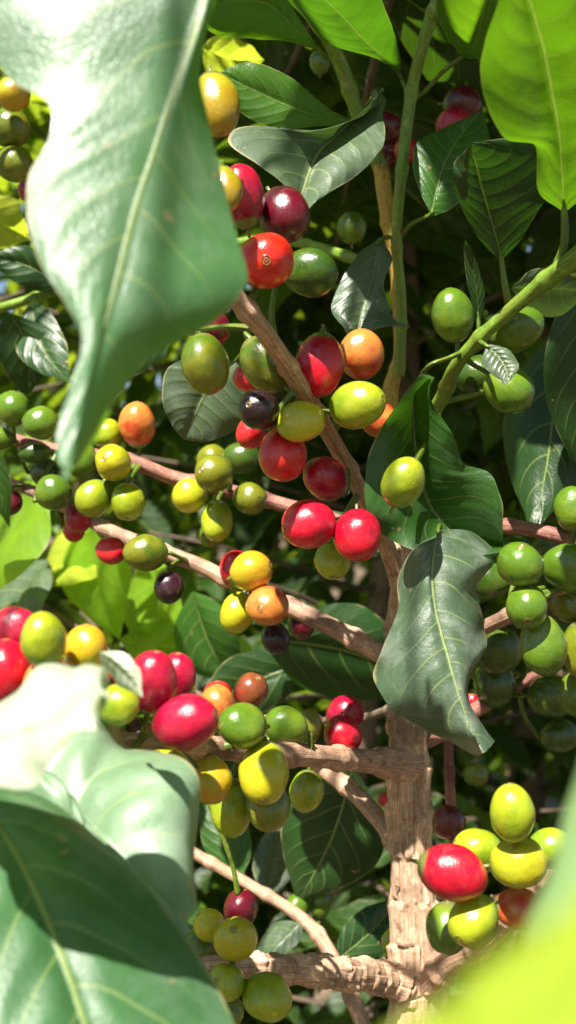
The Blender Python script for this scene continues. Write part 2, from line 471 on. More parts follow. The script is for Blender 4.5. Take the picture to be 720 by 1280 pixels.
def sleaf(base, tip, w, z, tone, parent, bend=0.0, tilt=(0, 0), petiole=None, label=None, nv=26, nu=6, **kw):
    """a simple leaf from base pixel to tip pixel, w = full width in pixels; tilt = depth of its two margins"""
    bx, by = base; tx, ty = tip
    dx, dy = tx-bx, ty-by; l = math.hypot(dx, dy); nx, ny = -dy/l, dx/l
    st = []
    for v, wv in ((0, 0.03), (0.08, 0.35), (0.22, 0.78), (0.42, 1.0), (0.6, 0.93), (0.76, 0.62), (0.88, 0.28), (0.95, 0.12), (1, 0.01)):
        c = math.sin(math.pi*v)*bend
        mx, my = bx+dx*v+nx*c, by+dy*v+ny*c
        st.append(((mx+nx*w/2*wv, my+ny*w/2*wv, tilt[0]*wv), (mx, my), (mx-nx*w/2*wv, my-ny*w/2*wv, tilt[1]*wv)))
    return leaf(st, z, tone, parent, petiole=petiole, label=label, nv=nv, nu=nu, **kw)

# ------------------------------------------------------------------ cherries
def cherry_mesh(seed, ratio):
    V, F = [], []
    nseg = 40
    ang = [0.0, 0.02, 0.036, 0.05, 0.07, 0.09, 0.12, 0.145, 0.16, 0.175, 0.20, 0.25] + list(np.linspace(0.32, math.pi-0.14, 26)) + [math.pi-0.11, math.pi-0.09]
    rows = []
    for a in ang:
        r = math.sin(a) ** 0.97 if a > 0 else 0.0
        z = math.cos(a) * ratio * (1.0 if a < math.pi/2 else 1.02)
        dz = 0.0
        if r < 0.036: dz = -0.045
        elif r < 0.08: dz = 0.006
        elif r < 0.13: dz = -0.022
        elif r < 0.18: dz = 0.018
        if a > math.pi/2: dz = 0
        z += dz if a < 1 else 0
        if a > math.pi/2: r *= 1 - 0.07*(a-math.pi/2)/(math.pi/2)      # narrower to the stalk
        rows.append((r, z))
    rows += [(0.085, -ratio*1.02), (0.075, -ratio*1.10), (0.07, -ratio*1.18), (0.08, -ratio*1.28)]
    for r, z in rows:
        for k in range(nseg):
            th = 2*math.pi*k/nseg
            f = 1 + 0.03*math.cos(2*th+seed) * min(1, r*2)
            d = noise.noise((math.cos(th)*0.9+seed*5, math.sin(th)*0.9, z*0.9)) * 0.085 * min(1, r*1.5)
            dent = -0.018*math.exp(-((th-math.pi)/0.12)**2)*min(1, r*1.5)    # the faint seam
            V.append((math.cos(th)*r*(f+d+dent), math.sin(th)*r*(f+d+dent), z + d*0.5*min(1, r*2)))
    n = len(rows)
    for i in range(n-1):
        for k in range(nseg):
            k2 = (k+1) % nseg
            F.append((i*nseg+k, (i+1)*nseg+k, (i+1)*nseg+k2, i*nseg+k2))
    F.append(tuple(range((n-1)*nseg, n*nseg))[::-1])
    me = bpy.data.meshes.new('cherry')
    me.from_pydata(V, [], F); me.materials.append(SKIN)
    me.polygons.foreach_set('use_smooth', [True]*len(me.polygons)); me.update()
    return me
RATIOS = (1.0, 1.1, 1.2, 1.32, 1.5)
CM = {r: [cherry_mesh(s + r, r) for s in (0.3, 2.1, 4.4)] for r in RATIOS}
CC = {  # tip colour, stalk-end colour, label
    'red':    ((0.56, 0.004, 0.022), (0.36, 0.002, 0.022), 'ripe bright red cherry'),
    'scar':   ((0.62, 0.016, 0.008), (0.52, 0.003, 0.014), 'scarlet cherry with an orange tip'),
    'crim':   ((0.42, 0.003, 0.032), (0.25, 0.002, 0.024), 'ripe crimson cherry'),
    'maro':   ((0.11, 0.003, 0.013), (0.05, 0.002, 0.008), 'dark maroon cherry'),
    'purp':   ((0.018, 0.006, 0.010), (0.038, 0.006, 0.018), 'blackish purple overripe cherry'),
    'coral':  ((0.56, 0.020, 0.022), (0.46, 0.004, 0.022), 'coral red cherry'),
    'oran':   ((0.58, 0.20, 0.035), (0.52, 0.04, 0.018), 'orange cherry turning red'),
    'amber':  ((0.52, 0.29, 0.012), (0.42, 0.36, 0.012), 'amber yellow cherry'),
    'gold':   ((0.34, 0.22, 0.010), (0.30, 0.28, 0.012), 'golden olive cherry'),
    'yell':   ((0.46, 0.42, 0.012), (0.34, 0.38, 0.013), 'yellow cherry'),
    'yg':     ((0.31, 0.36, 0.012), (0.18, 0.27, 0.010), 'yellow green cherry'),
    'oliv':   ((0.17, 0.18, 0.010), (0.075, 0.13, 0.008), 'olive green cherry'),
    'green':  ((0.075, 0.150, 0.008), (0.13, 0.20, 0.012), 'unripe green cherry'),
    'dgre':   ((0.030, 0.075, 0.006), (0.06, 0.11, 0.008), 'dark green unripe cherry'),
    'pink':   ((0.46, 0.012, 0.045), (0.36, 0.005, 0.035), 'pinkish red cherry'),
    'brow':   ((0.18, 0.045, 0.014), (0.28, 0.035, 0.016), 'brownish red cherry'),
}
POLY = {}
def stalks(parent, placed):
    line = POLY.get(parent.name)
    if line is None: return
    for p, r, d in placed:
        e = p - d*r*1.15
        q = min(line, key=lambda v: (Vector(v)-e).length); q = Vector(q)
        if not .002 < (q-e).length < .030: continue
        m = (e+q)/2 - d*.002 + Vector((0, 0, -.001))
        V, F, U = tube_data([p - d*r*0.98, e, m, q], [.0009, .0008, .0009, .0013], 7, .0015)
        meshobj('fruit_stalk', V, F, U, [GREEN], parent, q)
def cherries(lst, z0, parent, k=0.93):
    """lst front first: (px, py, width px, ratio, angle, tilt, colour[, z]); each is pushed back until it clears those before it"""
    placed = []; tips = []
    for q in lst:
        x, y, w, ratio, ang, tilt, c = q[:7]
        z = q[7] if len(q) > 7 else z0
        for _ in range(200):
            p = P(x, y, z); r = w/2*S*z
            if all((p-p2).length > k*(r*(1+ratio)/2+r2) for p2, r2 in placed): break
            z += 0.001
        placed.append((p, r*(1+ratio)/2))
        a, t = R(ang), R(tilt)
        d = Vector((math.cos(a)*math.cos(t), -math.sin(t), math.sin(a)*math.cos(t)))
        tips.append((p, r*min(RATIOS, key=lambda v: abs(v-ratio)), d))
        me = rnd.choice(CM[min(RATIOS, key=lambda v: abs(v-ratio))])
        o = bpy.data.objects.new('cherry', me)
        link(o, parent, p)
        rot = d.to_track_quat('Z', 'Y') @ Matrix.Rotation(rnd.uniform(0, 6.28), 4, 'Z').to_quaternion()
        o.rotation_mode = 'QUATERNION'; o.rotation_quaternion = rot
        o.scale = (r*rnd.uniform(.95, 1.03), r*rnd.uniform(.93, 1.0), r*rnd.uniform(.97, 1.04))
        A, B, lab = CC[c]
        j = rnd.uniform(0.9, 1.1)
        o['tip_colour'] = tuple(min(0.9, v*j) for v in A); o['base_colour'] = tuple(min(0.9, v*j) for v in B)
        o['label'] = lab
    stalks(parent, tips)
    return placed

# ================================================================== MAIN TREE
tree = empty('coffee_tree', (P(518, 1400, .40).x, .40, 0), 'coffee tree with flaking tan trunk and branches loaded with red, yellow and green cherries', 'coffee tree')
tp = [(518, 1340, .40, 33), (521, 1250, .40, 31), (521, 1200, .40, 31), (518, 1120, .40, 27), (512, 1040, .40, 24), (511, 965, .40, 24), (508, 930, .40, 20), (506, 860, .40, 18), (504, 790, .40, 18), (506, 740, .40, 17), (510, 700, .40, 18), (513, 676, .40, 19)]
pts, rad = px_tube(tp)
base_pt = Vector((pts[0].x+0.004, .40, 0.0))
tmain = branch('trunk', (pts, rad), TRUNK, tree, disp=plates(0.0042, 0.016, 0.0009, 0.0016, 3), nseg=72, step=0.0007, world=True)
# the part of the trunk that goes down to the soil, same mesh family but coarse
V, F, U = tube_data([pts[0]+Vector((0, 0, 0.002)), pts[0].lerp(base_pt, .5), base_pt-Vector((0, 0, .03))], [rad[0]*1.0, rad[0]*1.15, rad[0]*1.7], 28, 0.006, plates(0.006, 0.02, 0.0006, 0.001, 9))
def join_into(o, V, F, U):
    me = o.data; loc = WORLD[o.name]
    import bmesh
    bm = bmesh.new(); bm.from_mesh(me)
    uvl = bm.loops.layers.uv.verify()
    vs = [bm.verts.new((v[0]-loc.x, v[1]-loc.y, v[2]-loc.z)) for v in V]
    for f in F:
        try: fc = bm.faces.new([vs[i] for i in f])
        except ValueError: continue
        fc.smooth = True
        for l, i in zip(fc.loops, f): l[uvl].uv = U[i]
    bm.to_mesh(me); bm.free()
join_into(tmain, V, F, U)
# torn bark strips round the cut top and at the joints
def strips(cx, cy, z, n, rpx, lpx, parent_obj, seed, up=True):
    r_ = random.Random(seed)
    for k in range(n):
        a = r_.uniform(0, 6.28); ll = lpx*r_.uniform(.4, 1.2)
        c = P(cx, cy, z); s = S*z
        b0 = c + Vector((math.cos(a)*rpx*s, math.sin(a)*rpx*s, 0))
        out = Vector((math.cos(a), math.sin(a), 0))
        t_ = out.cross(Vector((0, 0, 1)))*r_.uniform(2, 5)*s
        sg = 1 if up else -1
        V = []
        for i in range(5):
            f = i/4
            p = b0 + Vector((0, 0, sg*ll*s*f)) + out*(ll*s*(.35*f*f*r_.uniform(.5, 1.3)))
            w = (1-f*.8)
            V += [p - t_*w, p + t_*w, p + out*0.0005 + t_*w, p + out*0.0005 - t_*w]
        F = []
        for i in range(4):
            for q in range(4): F.append((i*4+q, i*4+(q+1) % 4, i*4+4+(q+1) % 4, i*4+4+q))
        F.append((16, 17, 18, 19))
        join_into(parent_obj, V, F, [(v[0]*300, v[2]*10) for v in V])
strips(513, 682, .40, 11, 17, 20, tmain, 5)
strips(511, 965, .40, 8, 26, 12, tmain, 6)
strips(520, 1215, .40, 8, 31, 14, tmain, 7)
strips(512, 1100, .40, 5, 26, 12, tmain, 8, False)

# --- branches of the main tree
bD = branch('branch', [(262, 330, .285, 12.5), (295, 372, .295, 12.5), (333, 418, .305, 12), (375, 482, .33, 11.5), (415, 548, .355, 10.5), (450, 612, .37, 10.5), (478, 670, .38, 10.5), (498, 728, .388, 11), (506, 790, .397, 11)], TWIG, tree, label='brown branch slanting up in front of the trunk')
bL1 = branch('branch', [(-60, 520, .44, 8), (0, 543, .44, 8), (60, 560, .44, 8), (160, 576, .43, 9), (215, 597, .43, 9), (280, 612, .43, 8.5), (350, 630, .43, 9), (430, 655, .42, 9), (505, 690, .405, 9)], REDTW, tree, label='reddish branch behind the yellow green cherries')
bL2 = branch('branch', [(-60, 580, .46, 7), (0, 600, .455, 7), (60, 622, .45, 7.5), (130, 660, .44, 8.5), (205, 690, .43, 9.5), (250, 707, .425, 10), (300, 732, .42, 10), (370, 762, .41, 11), (430, 792, .405, 12), (480, 820, .40, 13), (506, 838, .40, 18)], TWIG, tree)
bL3 = branch('branch', [(-90, 945, .275, 10), (20, 935, .275, 11), (120, 930, .28, 13), (200, 930, .285, 14), (260, 934, .305, 14.5), (330, 941, .335, 14), (400, 946, .36, 14), (450, 950, .38, 15), (482, 954, .39, 17), (510, 957, .398, 25)], TWIG, tree, label='horizontal branch bearing the largest ripe cherries')
bL4 = branch('branch', [(330, 900, .45, 8), (400, 958, .43, 10), (440, 988, .42, 11), (470, 1020, .41, 11), (492, 1048, .404, 13), (510, 1072, .402, 19)], TWIG, tree, label='pale sunlit branch slanting down to the trunk')
bL5 = branch('branch', [(200, 1212, .335, 13), (310, 1210, .345, 14.5), (370, 1212, .36, 15.5), (430, 1216, .375, 16.5), (480, 1222, .39, 19), (522, 1235, .40, 26)], TRUNK, tree, disp=plates(0.0060, 0.0066, 0.0007, 0.0012, 21), nseg=64, step=0.0006, label='thick branch with bark cracked into square plates')
bR1 = branch('branch', [(506, 690, .405, 9), (530, 662, .395, 9), (560, 651, .39, 9), (600, 654, .385, 9), (650, 659, .375, 9), (705, 671, .365, 9.5), (790, 690, .35, 9)], REDTW, tree, label='reddish branch leaving the cut top of the trunk')
bR2 = branch('branch', [(508, 830, .40, 10), (560, 803, .39, 10), (612, 781, .38, 9.5), (660, 757, .365, 9), (720, 724, .345, 8), (800, 690, .33, 8)], TWIG, tree)
bR3 = branch('branch', [(512, 935, .40, 10), (560, 912, .41, 10), (600, 884, .42, 9.5), (660, 848, .43, 9), (760, 790, .45, 8)], REDTW, tree)
bR5 = branch('branch', [(522, 1240, .40, 22), (560, 1205, .385, 18), (610, 1172, .36, 15), (660, 1120, .335, 13), (720, 1050, .315, 11), (800, 960, .30, 9)], TWIG, tree)
bS3 = branch('branch', [(508, 700, .405, 9), (500, 640, .41, 9), (490, 560, .415, 9), (488, 490, .42, 10), (499, 450, .42, 8), (499, 395, .42, 8), (495, 330, .42, 9), (484, 265, .42, 9.5), (476, 208, .42, 9.5)], AMBER, tree, label='amber upright shoot with a snapped end')
strips(476, 214, .42, 6, 8, 12, bS3, 15)
bS2 = branch('branch', [(499, 470, .415, 7), (502, 380, .41, 6), (496, 300, .405, 6.5), (502, 215, .40, 7), (513, 125, .40, 7.5), (524, 72, .395, 7.5), (536, 30, .39, 8), (552, -30, .385, 8), (556, -200, .395, 7.5), (520, -900, .42, 6), (507, -1800, .42, 3)], GREEN, tree, label='slim green upright shoot')
bS1 = branch('branch', [(484, 262, .425, 7), (470, 195, .425, 8), (450, 150, .42, 8.5), (430, 92, .415, 9), (417, 62, .41, 9), (400, 32, .405, 8), (376, -20, .40, 8)], GREEN, tree, label='olive green shoot leaning towards the big leaf')
bG = branch('branch', [(508, 700, .402, 9), (520, 610, .40, 8.5), (538, 530, .385, 8.5), (556, 490, .37, 9), (570, 458, .355, 8.5), (598, 424, .345, 8.5), (640, 386, .335, 9), (685, 348, .325, 10.5), (725, 318, .315, 13), (800, 260, .30, 15)], GREEN, tree, label='olive shoot arching towards the top with unripe green cherries')
tw = branch('twig', [(560, 905, .44, 6), (561, 950, .44, 6), (563, 1000, .44, 6.5), (566, 1080, .45, 6), (540, 1190, .42, 7)], REDTW, tree)

# --- cherries on the main tree
cherries([(332, 326, 72, 1.2, -80, 78, 'scar'), (281, 236, 42, 1.5, -80, 20, 'gold', .285), (388, 341, 62, 1.1, -8, 10, 'dgre', .32),
          (303, 246, 54, 1.5, 100, 15, 'crim', .315), (356, 268, 66, 1.1, -60, 20, 'maro', .315), (270, 130, 58, 1.5, -80, 15, 'gold', .29),
          (262, 408, 50, 1.1, -30, 10, 'maro', .34)], .30, bD)
cherries([(447, 506, 64, 1.2, 10, 38, 'yg'), (400, 456, 60, 1.32, -95, 8, 'red', .335), (376, 527, 53, 1.2, 5, 15, 'yell', .325), (324, 512, 52, 1.1, 160, 62, 'purp', .325),
          (353, 568, 64, 1.1, -88, 22, 'coral', .33), (257, 455, 64, 1.2, -80, 5, 'oliv', .315), (330, 456, 58, 1.32, -60, 5, 'oliv', .335),
          (386, 655, 62, 1.1, 190, 20, 'red', .33), (447, 669, 61, 1.1, -90, 28, 'red', .33), (452, 443, 58, 1.1, 90, 10, 'oran', .35),
          (407, 598, 58, 1.1, 138, 35, 'crim', .345), (415, 701, 44, 1.1, -88, 35, 'yg', .35), (475, 525, 48, 1.0, -60, 10, 'oran', .355),
          (314, 472, 40, 1.1, 180, 10, 'coral', .35), (314, 540, 40, 1.1, -120, 20, 'coral', .35)], .325, bD)
cherries([(142, 579, 46, 1.1, 150, 68, 'yell', .405), (160, 627, 44, 1.1, -88, 25, 'yg', .41), (117, 623, 45, 1.1, -120, 15, 'yg', .41), (268, 592, 50, 1.1, 168, 55, 'oliv', .41),
          (51, 529, 46, 1.0, 170, 20, 'green', .42), (237, 620, 46, 1.0, 200, 15, 'yell', .42), (312, 623, 43, 1.1, -5, 58, 'oliv', .415), (271, 651, 42, 1.32, -92, 28, 'yg', .42),
          (67, 616, 46, 1.0, 20, 10, 'green', .425), (16, 511, 44, 1.0, 90, 10, 'green', .425), (44, 566, 28, 1.5, 185, 10, 'dgre', .43), (172, 531, 43, 1.32, 92, 12, 'oran', .43),
          (103, 576, 42, 1.1, -90, 10, 'green', .43), (133, 542, 40, 1.0, 20, 10, 'yg', .435), (302, 572, 42, 1.1, 0, 0, 'dgre', .44), (-2, 549, 34, 1.1, 0, 0, 'green', .43),
          (265, 577, 40, 1.1, 80, 0, 'oliv', .45), (60, 590, 40, 1.1, 0, 0, 'dgre', .45), (265, 668, 34, 1.0, -90, 10, 'oliv', .45)], .42, bL1)
cherries([(335, 758, 52, 1.0, 190, 70, 'oran', .395), (314, 714, 52, 1.0, 20, 20, 'amber', .40), (182, 691, 46, 1.2, 178, 10, 'oliv', .41), (211, 734, 39, 1.1, -90, 10, 'purp', .415),
          (297, 766, 47, 1.1, -110, 15, 'yell', .41), (139, 688, 35, 1.1, 170, 25, 'coral', .42), (296, 713, 42, 1.2, 100, 5, 'red', .42), (97, 648, 34, 1.1, -60, 10, 'crim', .44),
          (344, 798, 36, 1.1, -80, 10, 'purp', .42), (376, 781, 34, 1.1, -60, 10, 'maro', .43), (13, 628, 32, 1.0, -90, 10, 'maro', .44), (136, 660, 34, 1.1, -40, 10, 'oliv', .45), (92, 664, 28, 1., -40, 10, 'coral', .46)], .42, bL2)
cherries([(232, 903, 70, 1.2, 18, 18, 'crim', .265), (54, 800, 60, 1.2, 95, 10, 'yg', .25), (65, 856, 68, 1.1, 100, 10, 'oran', .25), (8, 842, 72, 1.2, 90, 5, 'red', .255), (147, 882, 50, 1.1, 5, 15, 'yg', .262),
          (190, 853, 62, 1.32, 80, 12, 'crim', .27), (108, 811, 56, 1.1, 90, 10, 'amber', .262), (330, 966, 66, 1.2, -91, 42, 'yell', .30), (205, 964, 58, 1.2, 185, 8, 'yell', .275), (303, 907, 58, 1.1, 170, 35, 'green', .30),
          (22, 790, 60, 1.1, 120, 5, 'pink', .27), (221, 848, 50, 1.32, 85, 10, 'crim', .285), (262, 974, 58, 1.1, -70, 8, 'amber', .30), (336, 1008, 58, 1.1, -88, 25, 'oliv', .315),
          (290, 1010, 54, 1.32, -88, 10, 'yg', .31), (172, 922, 46, 1.1, -60, 10, 'maro', .29), (137, 838, 42, 1.1, 60, 10, 'red', .28), (272, 882, 48, 1.1, 90, 10, 'oran', .32),
          (357, 908, 51, 1.1, 160, 10, 'green', .35), (383, 989, 45, 1.2, -100, 10, 'yg', .37), (313, 863, 45, 1.0, 60, 30, 'brow', .36), (386, 908, 34, 1.32, 90, 5, 'oliv', .38),
          (428, 918, 48, 1.0, -90, 40, 'red', .385), (431, 892, 46, 1.1, 40, 10, 'crim', .40), (272, 870, 38, 1.0, 90, 10, 'coral', .36), (16, 990, 44, 1.2, 0, 0, 'crim', .30), (100, 900, 50, 1.1, 0, 0, 'maro', .29), (30, 930, 52, 1.1, 0, 0, 'maro', .30)], .28, bL3)
cherries([(295, 1173, 55, 1.1, 95, 48, 'yell', .325), (334, 1246, 60, 1.1, -25, 25, 'yg', .325), (284, 1228, 48, 1.0, 140, 50, 'yg', .325), (262, 1157, 42, 1.0, 130, 10, 'yell', .34), (253, 1187, 48, 1.2, -90, 10, 'oliv', .335),
          (301, 1136, 45, 1.1, 80, 0, 'maro', .35), (285, 1265, 40, 1.0, -90, 0, 'oliv', .345), (494, 1178, 34, 1.2, 90, 0, 'yg', .415)], .33, bL5)
cherries([(566, 1091, 70, 1.2, -15, 8, 'red', .285), (592, 1150, 64, 1.1, 215, 40, 'yg', .28), (640, 1016, 60, 1.2, 95, 5, 'yg', .285), (648, 1078, 66, 1.1, 10, 10, 'yell', .29), (598, 1063, 56, 1.2, 160, 10, 'yg', .305),
          (560, 1160, 58, 1.1, -90, 0, 'green', .31), (648, 1135, 50, 1.2, 0, 0, 'oran', .30), (561, 1028, 42, 1.0, 180, 30, 'maro', .36), (690, 1060, 55, 1.1, 0, 0, 'yg', .30)], .285, bR5)
cherries([(566, 394, 56, 1.2, 100, 8, 'green', .36), (636, 487, 60, 1.1, -40, 10, 'green', .35), (645, 412, 58, 1.2, 25, 12, 'green', .35), (504, 603, 56, 1.2, 68, 20, 'yg', .315), (600, 470, 54, 1.2, 180, 0, 'dgre', .385)], .35, bG)
cherries([(658, 759, 55, 1.0, -100, 55, 'green', .335), (650, 706, 58, 1.0, 95, 35, 'green', .335), (679, 806, 58, 1.32, -80, 5, 'green', .34), (716, 711, 60, 1.32, 165, 8, 'green', .345), (716, 752, 58, 1.1, 180, 10, 'oliv', .34),
          (728, 812, 56, 1.32, -90, 10, 'oliv', .345), (612, 725, 46, 1.2, 180, 0, 'dgre', .385), (724, 868, 54, 1.1, -90, 0, 'green', .36), (690, 690, 50, 1.1, 0, 0, 'dgre', .39)], .34, bR2)
cherries([(622, 812, 58, 1.1, 180, 0, 'dgre', .41), (618, 855, 54, 1.1, -90, 0, 'dgre', .42), (690, 870, 56, 1.1, 0, 0, 'dgre', .42), (590, 880, 24, 1.2, -90, 0, 'red', .43), (600, 830, 40, 1.1, 180, 0, 'oliv', .44), (700, 920, 44, 1.1, 0, 0, 'dgre', .43)], .41, bR3)
cherries([(716, 636, 44, 1.3, 90, 0, 'green', .36), (640, 690, 44, 1.1, 0, 0, 'dgre', .42)], .36, bR1)
cherries([(568, 158, 48, 1.0, 180, 20, 'crim', .44), (480, 160, 44, 1.1, 0, 0, 'maro', .45), (508, 188, 32, 1.0, 0, 0, 'red', .47), (482, 190, 44, 1.1, 0, 0, 'maro', .46), (578, 130, 44, 1.1, 0, 0, 'maro', .47), (400, 78, 28, 1.1, 90, 0, 'green', .44), (440, 285, 36, 1.1, 90, 0, 'green', .45)], .44, bS2)

branch('twig', [(505, 610, .325, 3), (514, 588, .335, 3), (531, 556, .345, 3.5), (548, 520, .372, 4)], GREEN, tree, step=.002)
# --- leaves of the main tree, traced from the photograph
leaf([((540, 668), (548, 662), (556, 662)), ((512, 690), (543, 690), (600, 668)), ((499, 722), (541, 722), (616, 700)), ((496, 762), (545, 760), (591, 738)), ((476, 812), (553, 795), (606, 778)),
      ((468, 846), (562, 826), (607, 806)), ((482, 884), (571, 858), (588, 842)), ((522, 912), (581, 888), (584, 868)), ((562, 932), (592, 915), (597, 902)), ((600, 944), (604, 941), (607, 930))],
     (.335, .315), 'ashen', bR1, petiole=[(552, 652, .385), (550, 655, .36)], label='pale glossy wavy leaf hanging before the trunk', dz=(.004, -.006, .010), bow=.16, wave=.12, quilt=.035, nv=64, nu=14)
leaf([((525, 470), (528, 466), (532, 468)), ((499, 498), (518, 492), (535, 492)), ((474, 540), (517, 530), (550, 520)), ((456, 588), (521, 572), (566, 552)), ((455, 632), (530, 610), (580, 580)),
      ((478, 668), (543, 640), (612, 592)), ((528, 690), (566, 662), (624, 630)), ((590, 696), (598, 681), (628, 668)), ((628, 692), (630, 691), (632, 688))],
     (.345, .35), 'gloss', bG, petiole=[(583, 438, .352), (560, 448, .345), (540, 455, .342)], label='dark green glossy leaf folded along its yellow midrib', dz=(-.014, .005, -.012), bow=.16, wave=.09, quilt=.035, nv=60, nu=12)
leaf([((474, 120), (478, 112), (482, 118)), ((430, 152), (452, 138), (476, 134)), ((385, 166), (425, 165), (480, 160)), ((318, 158), (400, 188), (474, 192)), ((282, 182), (388, 214), (450, 216)),
      ((322, 206), (380, 240), (418, 238)), ((352, 236), (374, 262), (388, 258)), ((368, 275), (371, 277), (374, 275))],
     (.37, .33), 'silver', bS1, petiole=[(452, 145, .415), (466, 122, .39)], label='grey green curled leaf with scratches', dz=(-.01, .004, .004), bow=.12, wave=.05)
leaf([((288, 452), (296, 450), (302, 456)), ((240, 448), (275, 470), (305, 480)), ((208, 462), (255, 495), (308, 505)), ((204, 500), (243, 520), (300, 532)), ((214, 530), (235, 538), (265, 550)), ((228, 548), (230, 549), (232, 550))],
     (.375, .385), 'silver', bD, petiole=[(335, 425, .33), (315, 430, .36)], label='rounded silvery leaf behind the olive cherry', bow=.1)
leaf([((468, 303), (474, 300), (480, 303)), ((448, 318), (470, 325), (490, 325)), ((425, 355), (462, 362), (480, 355)), ((414, 388), (452, 392), (488, 390)), ((430, 412), (448, 412), (500, 405)), ((438, 425), (442, 424), (512, 413))],
     (.40, .385), 'silver', bS3, petiole=[(492, 295, .418)], bow=.15, wave=.07, label='grey green leaf hanging beside the amber shoot')
leaf([((498, 92), (499, 92), (500, 90)), ((470, 72), (478, 72), (500, 70)), ((410, 52), (452, 48), (492, 40)), ((378, 20), (425, 18), (482, 10)), ((340, -40), (395, -15), (460, -30)), ((350, -100), (352, -90), (370, -90))],
     (.40, .33), 'mid', bS2, petiole=[(513, 122, .40), (505, 105, .402)], label='green leaf spreading upwards beside the slim shoot', dz=(.0, .0, .0))
leaf([((578, 72), (580, 70), (584, 74)), ((560, 50), (592, 58), (618, 70)), ((548, 10), (600, 30), (650, 50)), ((550, -30), (610, -10), (668, 20)), ((570, -80), (625, -60), (660, -40)), ((640, -120), (642, -118), (644, -118))],
     (.39, .33), 'fresh', bS2, petiole=[(514, 122, .40), (530, 115, .40), (555, 88, .395)], label='light green leaf lit through from above')
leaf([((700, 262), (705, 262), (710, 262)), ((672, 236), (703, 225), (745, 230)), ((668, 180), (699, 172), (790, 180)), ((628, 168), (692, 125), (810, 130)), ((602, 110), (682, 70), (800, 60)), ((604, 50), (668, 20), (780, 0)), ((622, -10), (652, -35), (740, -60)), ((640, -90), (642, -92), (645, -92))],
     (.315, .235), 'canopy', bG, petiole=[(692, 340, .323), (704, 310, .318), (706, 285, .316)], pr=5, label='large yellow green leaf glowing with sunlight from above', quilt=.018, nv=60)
leaf([((622, 322), (627, 324), (632, 320)), ((598, 298), (620, 296), (652, 298)), ((578, 262), (610, 262), (672, 264)), ((566, 232), (602, 235), (694, 224)), ((566, 205), (596, 210), (692, 192)), ((578, 186), (592, 196), (650, 170)), ((588, 180), (590, 180), (592, 178))],
     (.335, .31), 'dark', bG, petiole=[(636, 380, .337), (630, 350, .336)], pr=4, label='dark green leaf hanging under the glowing leaf', bow=.12)
leaf([((540, 270), (538, 268), (534, 272)), ((520, 230), (545, 240), (562, 262)), ((516, 195), (555, 205), (590, 235)), ((530, 172), (572, 175), (612, 190)), ((600, 140), (602, 138), (605, 140))],
     (.385, .40), 'mid', bS2, petiole=[(500, 296, .405), (515, 280, .40)])
leaf([((438, 150), (436, 152), (434, 156)), ((405, 132), (400, 146), (395, 158)), ((360, 95), (355, 130), (345, 160)), ((310, 78), (315, 112), (300, 140)), ((275, 90), (277, 92), (276, 95))],
     (.41, .40), 'fresh', bS1, petiole=[(452, 155, .42)])
leaf([((398, 60), (397, 60), (395, 62)), ((375, 25), (372, 38), (360, 52)), ((340, -25), (335, 5), (310, 48)), ((290, -40), (290, 0), (262, 40)), ((230, -20), (232, -18), (234, -16))],
     (.41, .36), 'fresh', bS1, petiole=[(418, 66, .412), (408, 68, .412)])
leaf([((596, 400), (598, 400), (602, 398)), ((588, 372), (596, 370), (606, 372)), ((582, 340), (592, 340), (600, 342)), ((580, 310), (588, 312), (592, 318)), ((581, 300), (582, 300), (583, 301))],
     (.345, .335), 'dark', bG, petiole=[(600, 420, .345)])
leaf([((606, 438), (608, 432), (612, 430)), ((602, 452), (620, 442), (634, 436)), ((612, 466), (630, 456), (646, 450)), ((626, 476), (634, 468), (648, 462)), ((630, 482), (632, 481), (634, 480))],
     (.335, .33), 'silver', bG, petiole=[(598, 426, .345)], nv=20, label='small torn grey leaf lying over a green cherry')
sleaf((640, 360), (740, 365), 60, (.37, .35), 'silver', bG, tilt=(.02, -.01))
sleaf((505, 690), (360, 640), 46, (.42, .45), 'dark', bS3)
sleaf((698, 410), (664, 672), 118, (.44, .42), 'dark', bR1, bend=-8, tilt=(.02, .0), label='long shaded leaf with a pale midrib')
sleaf((735, 340), (725, 600), 90, (.40, .42), 'dark', bG, bend=6)
sleaf((650, 700), (560, 760), 40, (.41, .42), 'mid', bR2)

# --- behind: thin twigs, the leaves and cherries that can be told apart
bK = branch('branch', [(508, 880, .41, 6), (430, 900, .47, 5), (300, 890, .54, 5), (120, 800, .60, 4), (-80, 660, .62, 3)], DARKB, tree)
bQ = branch('branch', [(150, 1010, .49, 6), (240, 1065, .485, 7), (310, 1105, .48, 7), (382, 1152, .47, 8), (420, 1205, .46, 9), (462, 1300, .45, 10), (515, 1420, .42, 12)], TWIG, tree)
branch('twig', [(255, 990, .34, 2.6), (272, 1030, .342, 2.6), (290, 1080, .345, 3), (298, 1120, .348, 4)], GREEN, tree, step=.002)
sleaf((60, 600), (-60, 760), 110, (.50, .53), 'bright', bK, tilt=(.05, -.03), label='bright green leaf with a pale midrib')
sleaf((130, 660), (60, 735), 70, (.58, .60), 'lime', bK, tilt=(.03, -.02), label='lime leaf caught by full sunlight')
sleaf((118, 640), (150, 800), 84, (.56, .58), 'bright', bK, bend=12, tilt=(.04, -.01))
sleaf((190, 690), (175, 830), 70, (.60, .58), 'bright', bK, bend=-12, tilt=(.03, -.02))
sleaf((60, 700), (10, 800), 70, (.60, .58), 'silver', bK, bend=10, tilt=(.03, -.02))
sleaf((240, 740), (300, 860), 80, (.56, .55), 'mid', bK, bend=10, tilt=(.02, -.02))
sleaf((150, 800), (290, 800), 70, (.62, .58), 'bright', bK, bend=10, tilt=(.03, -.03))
sleaf((330, 800), (540, 860), 120, (.50, .52), 'dark', bK, bend=-14, tilt=(.02, .0), label='wide shaded leaf behind the red cherries')
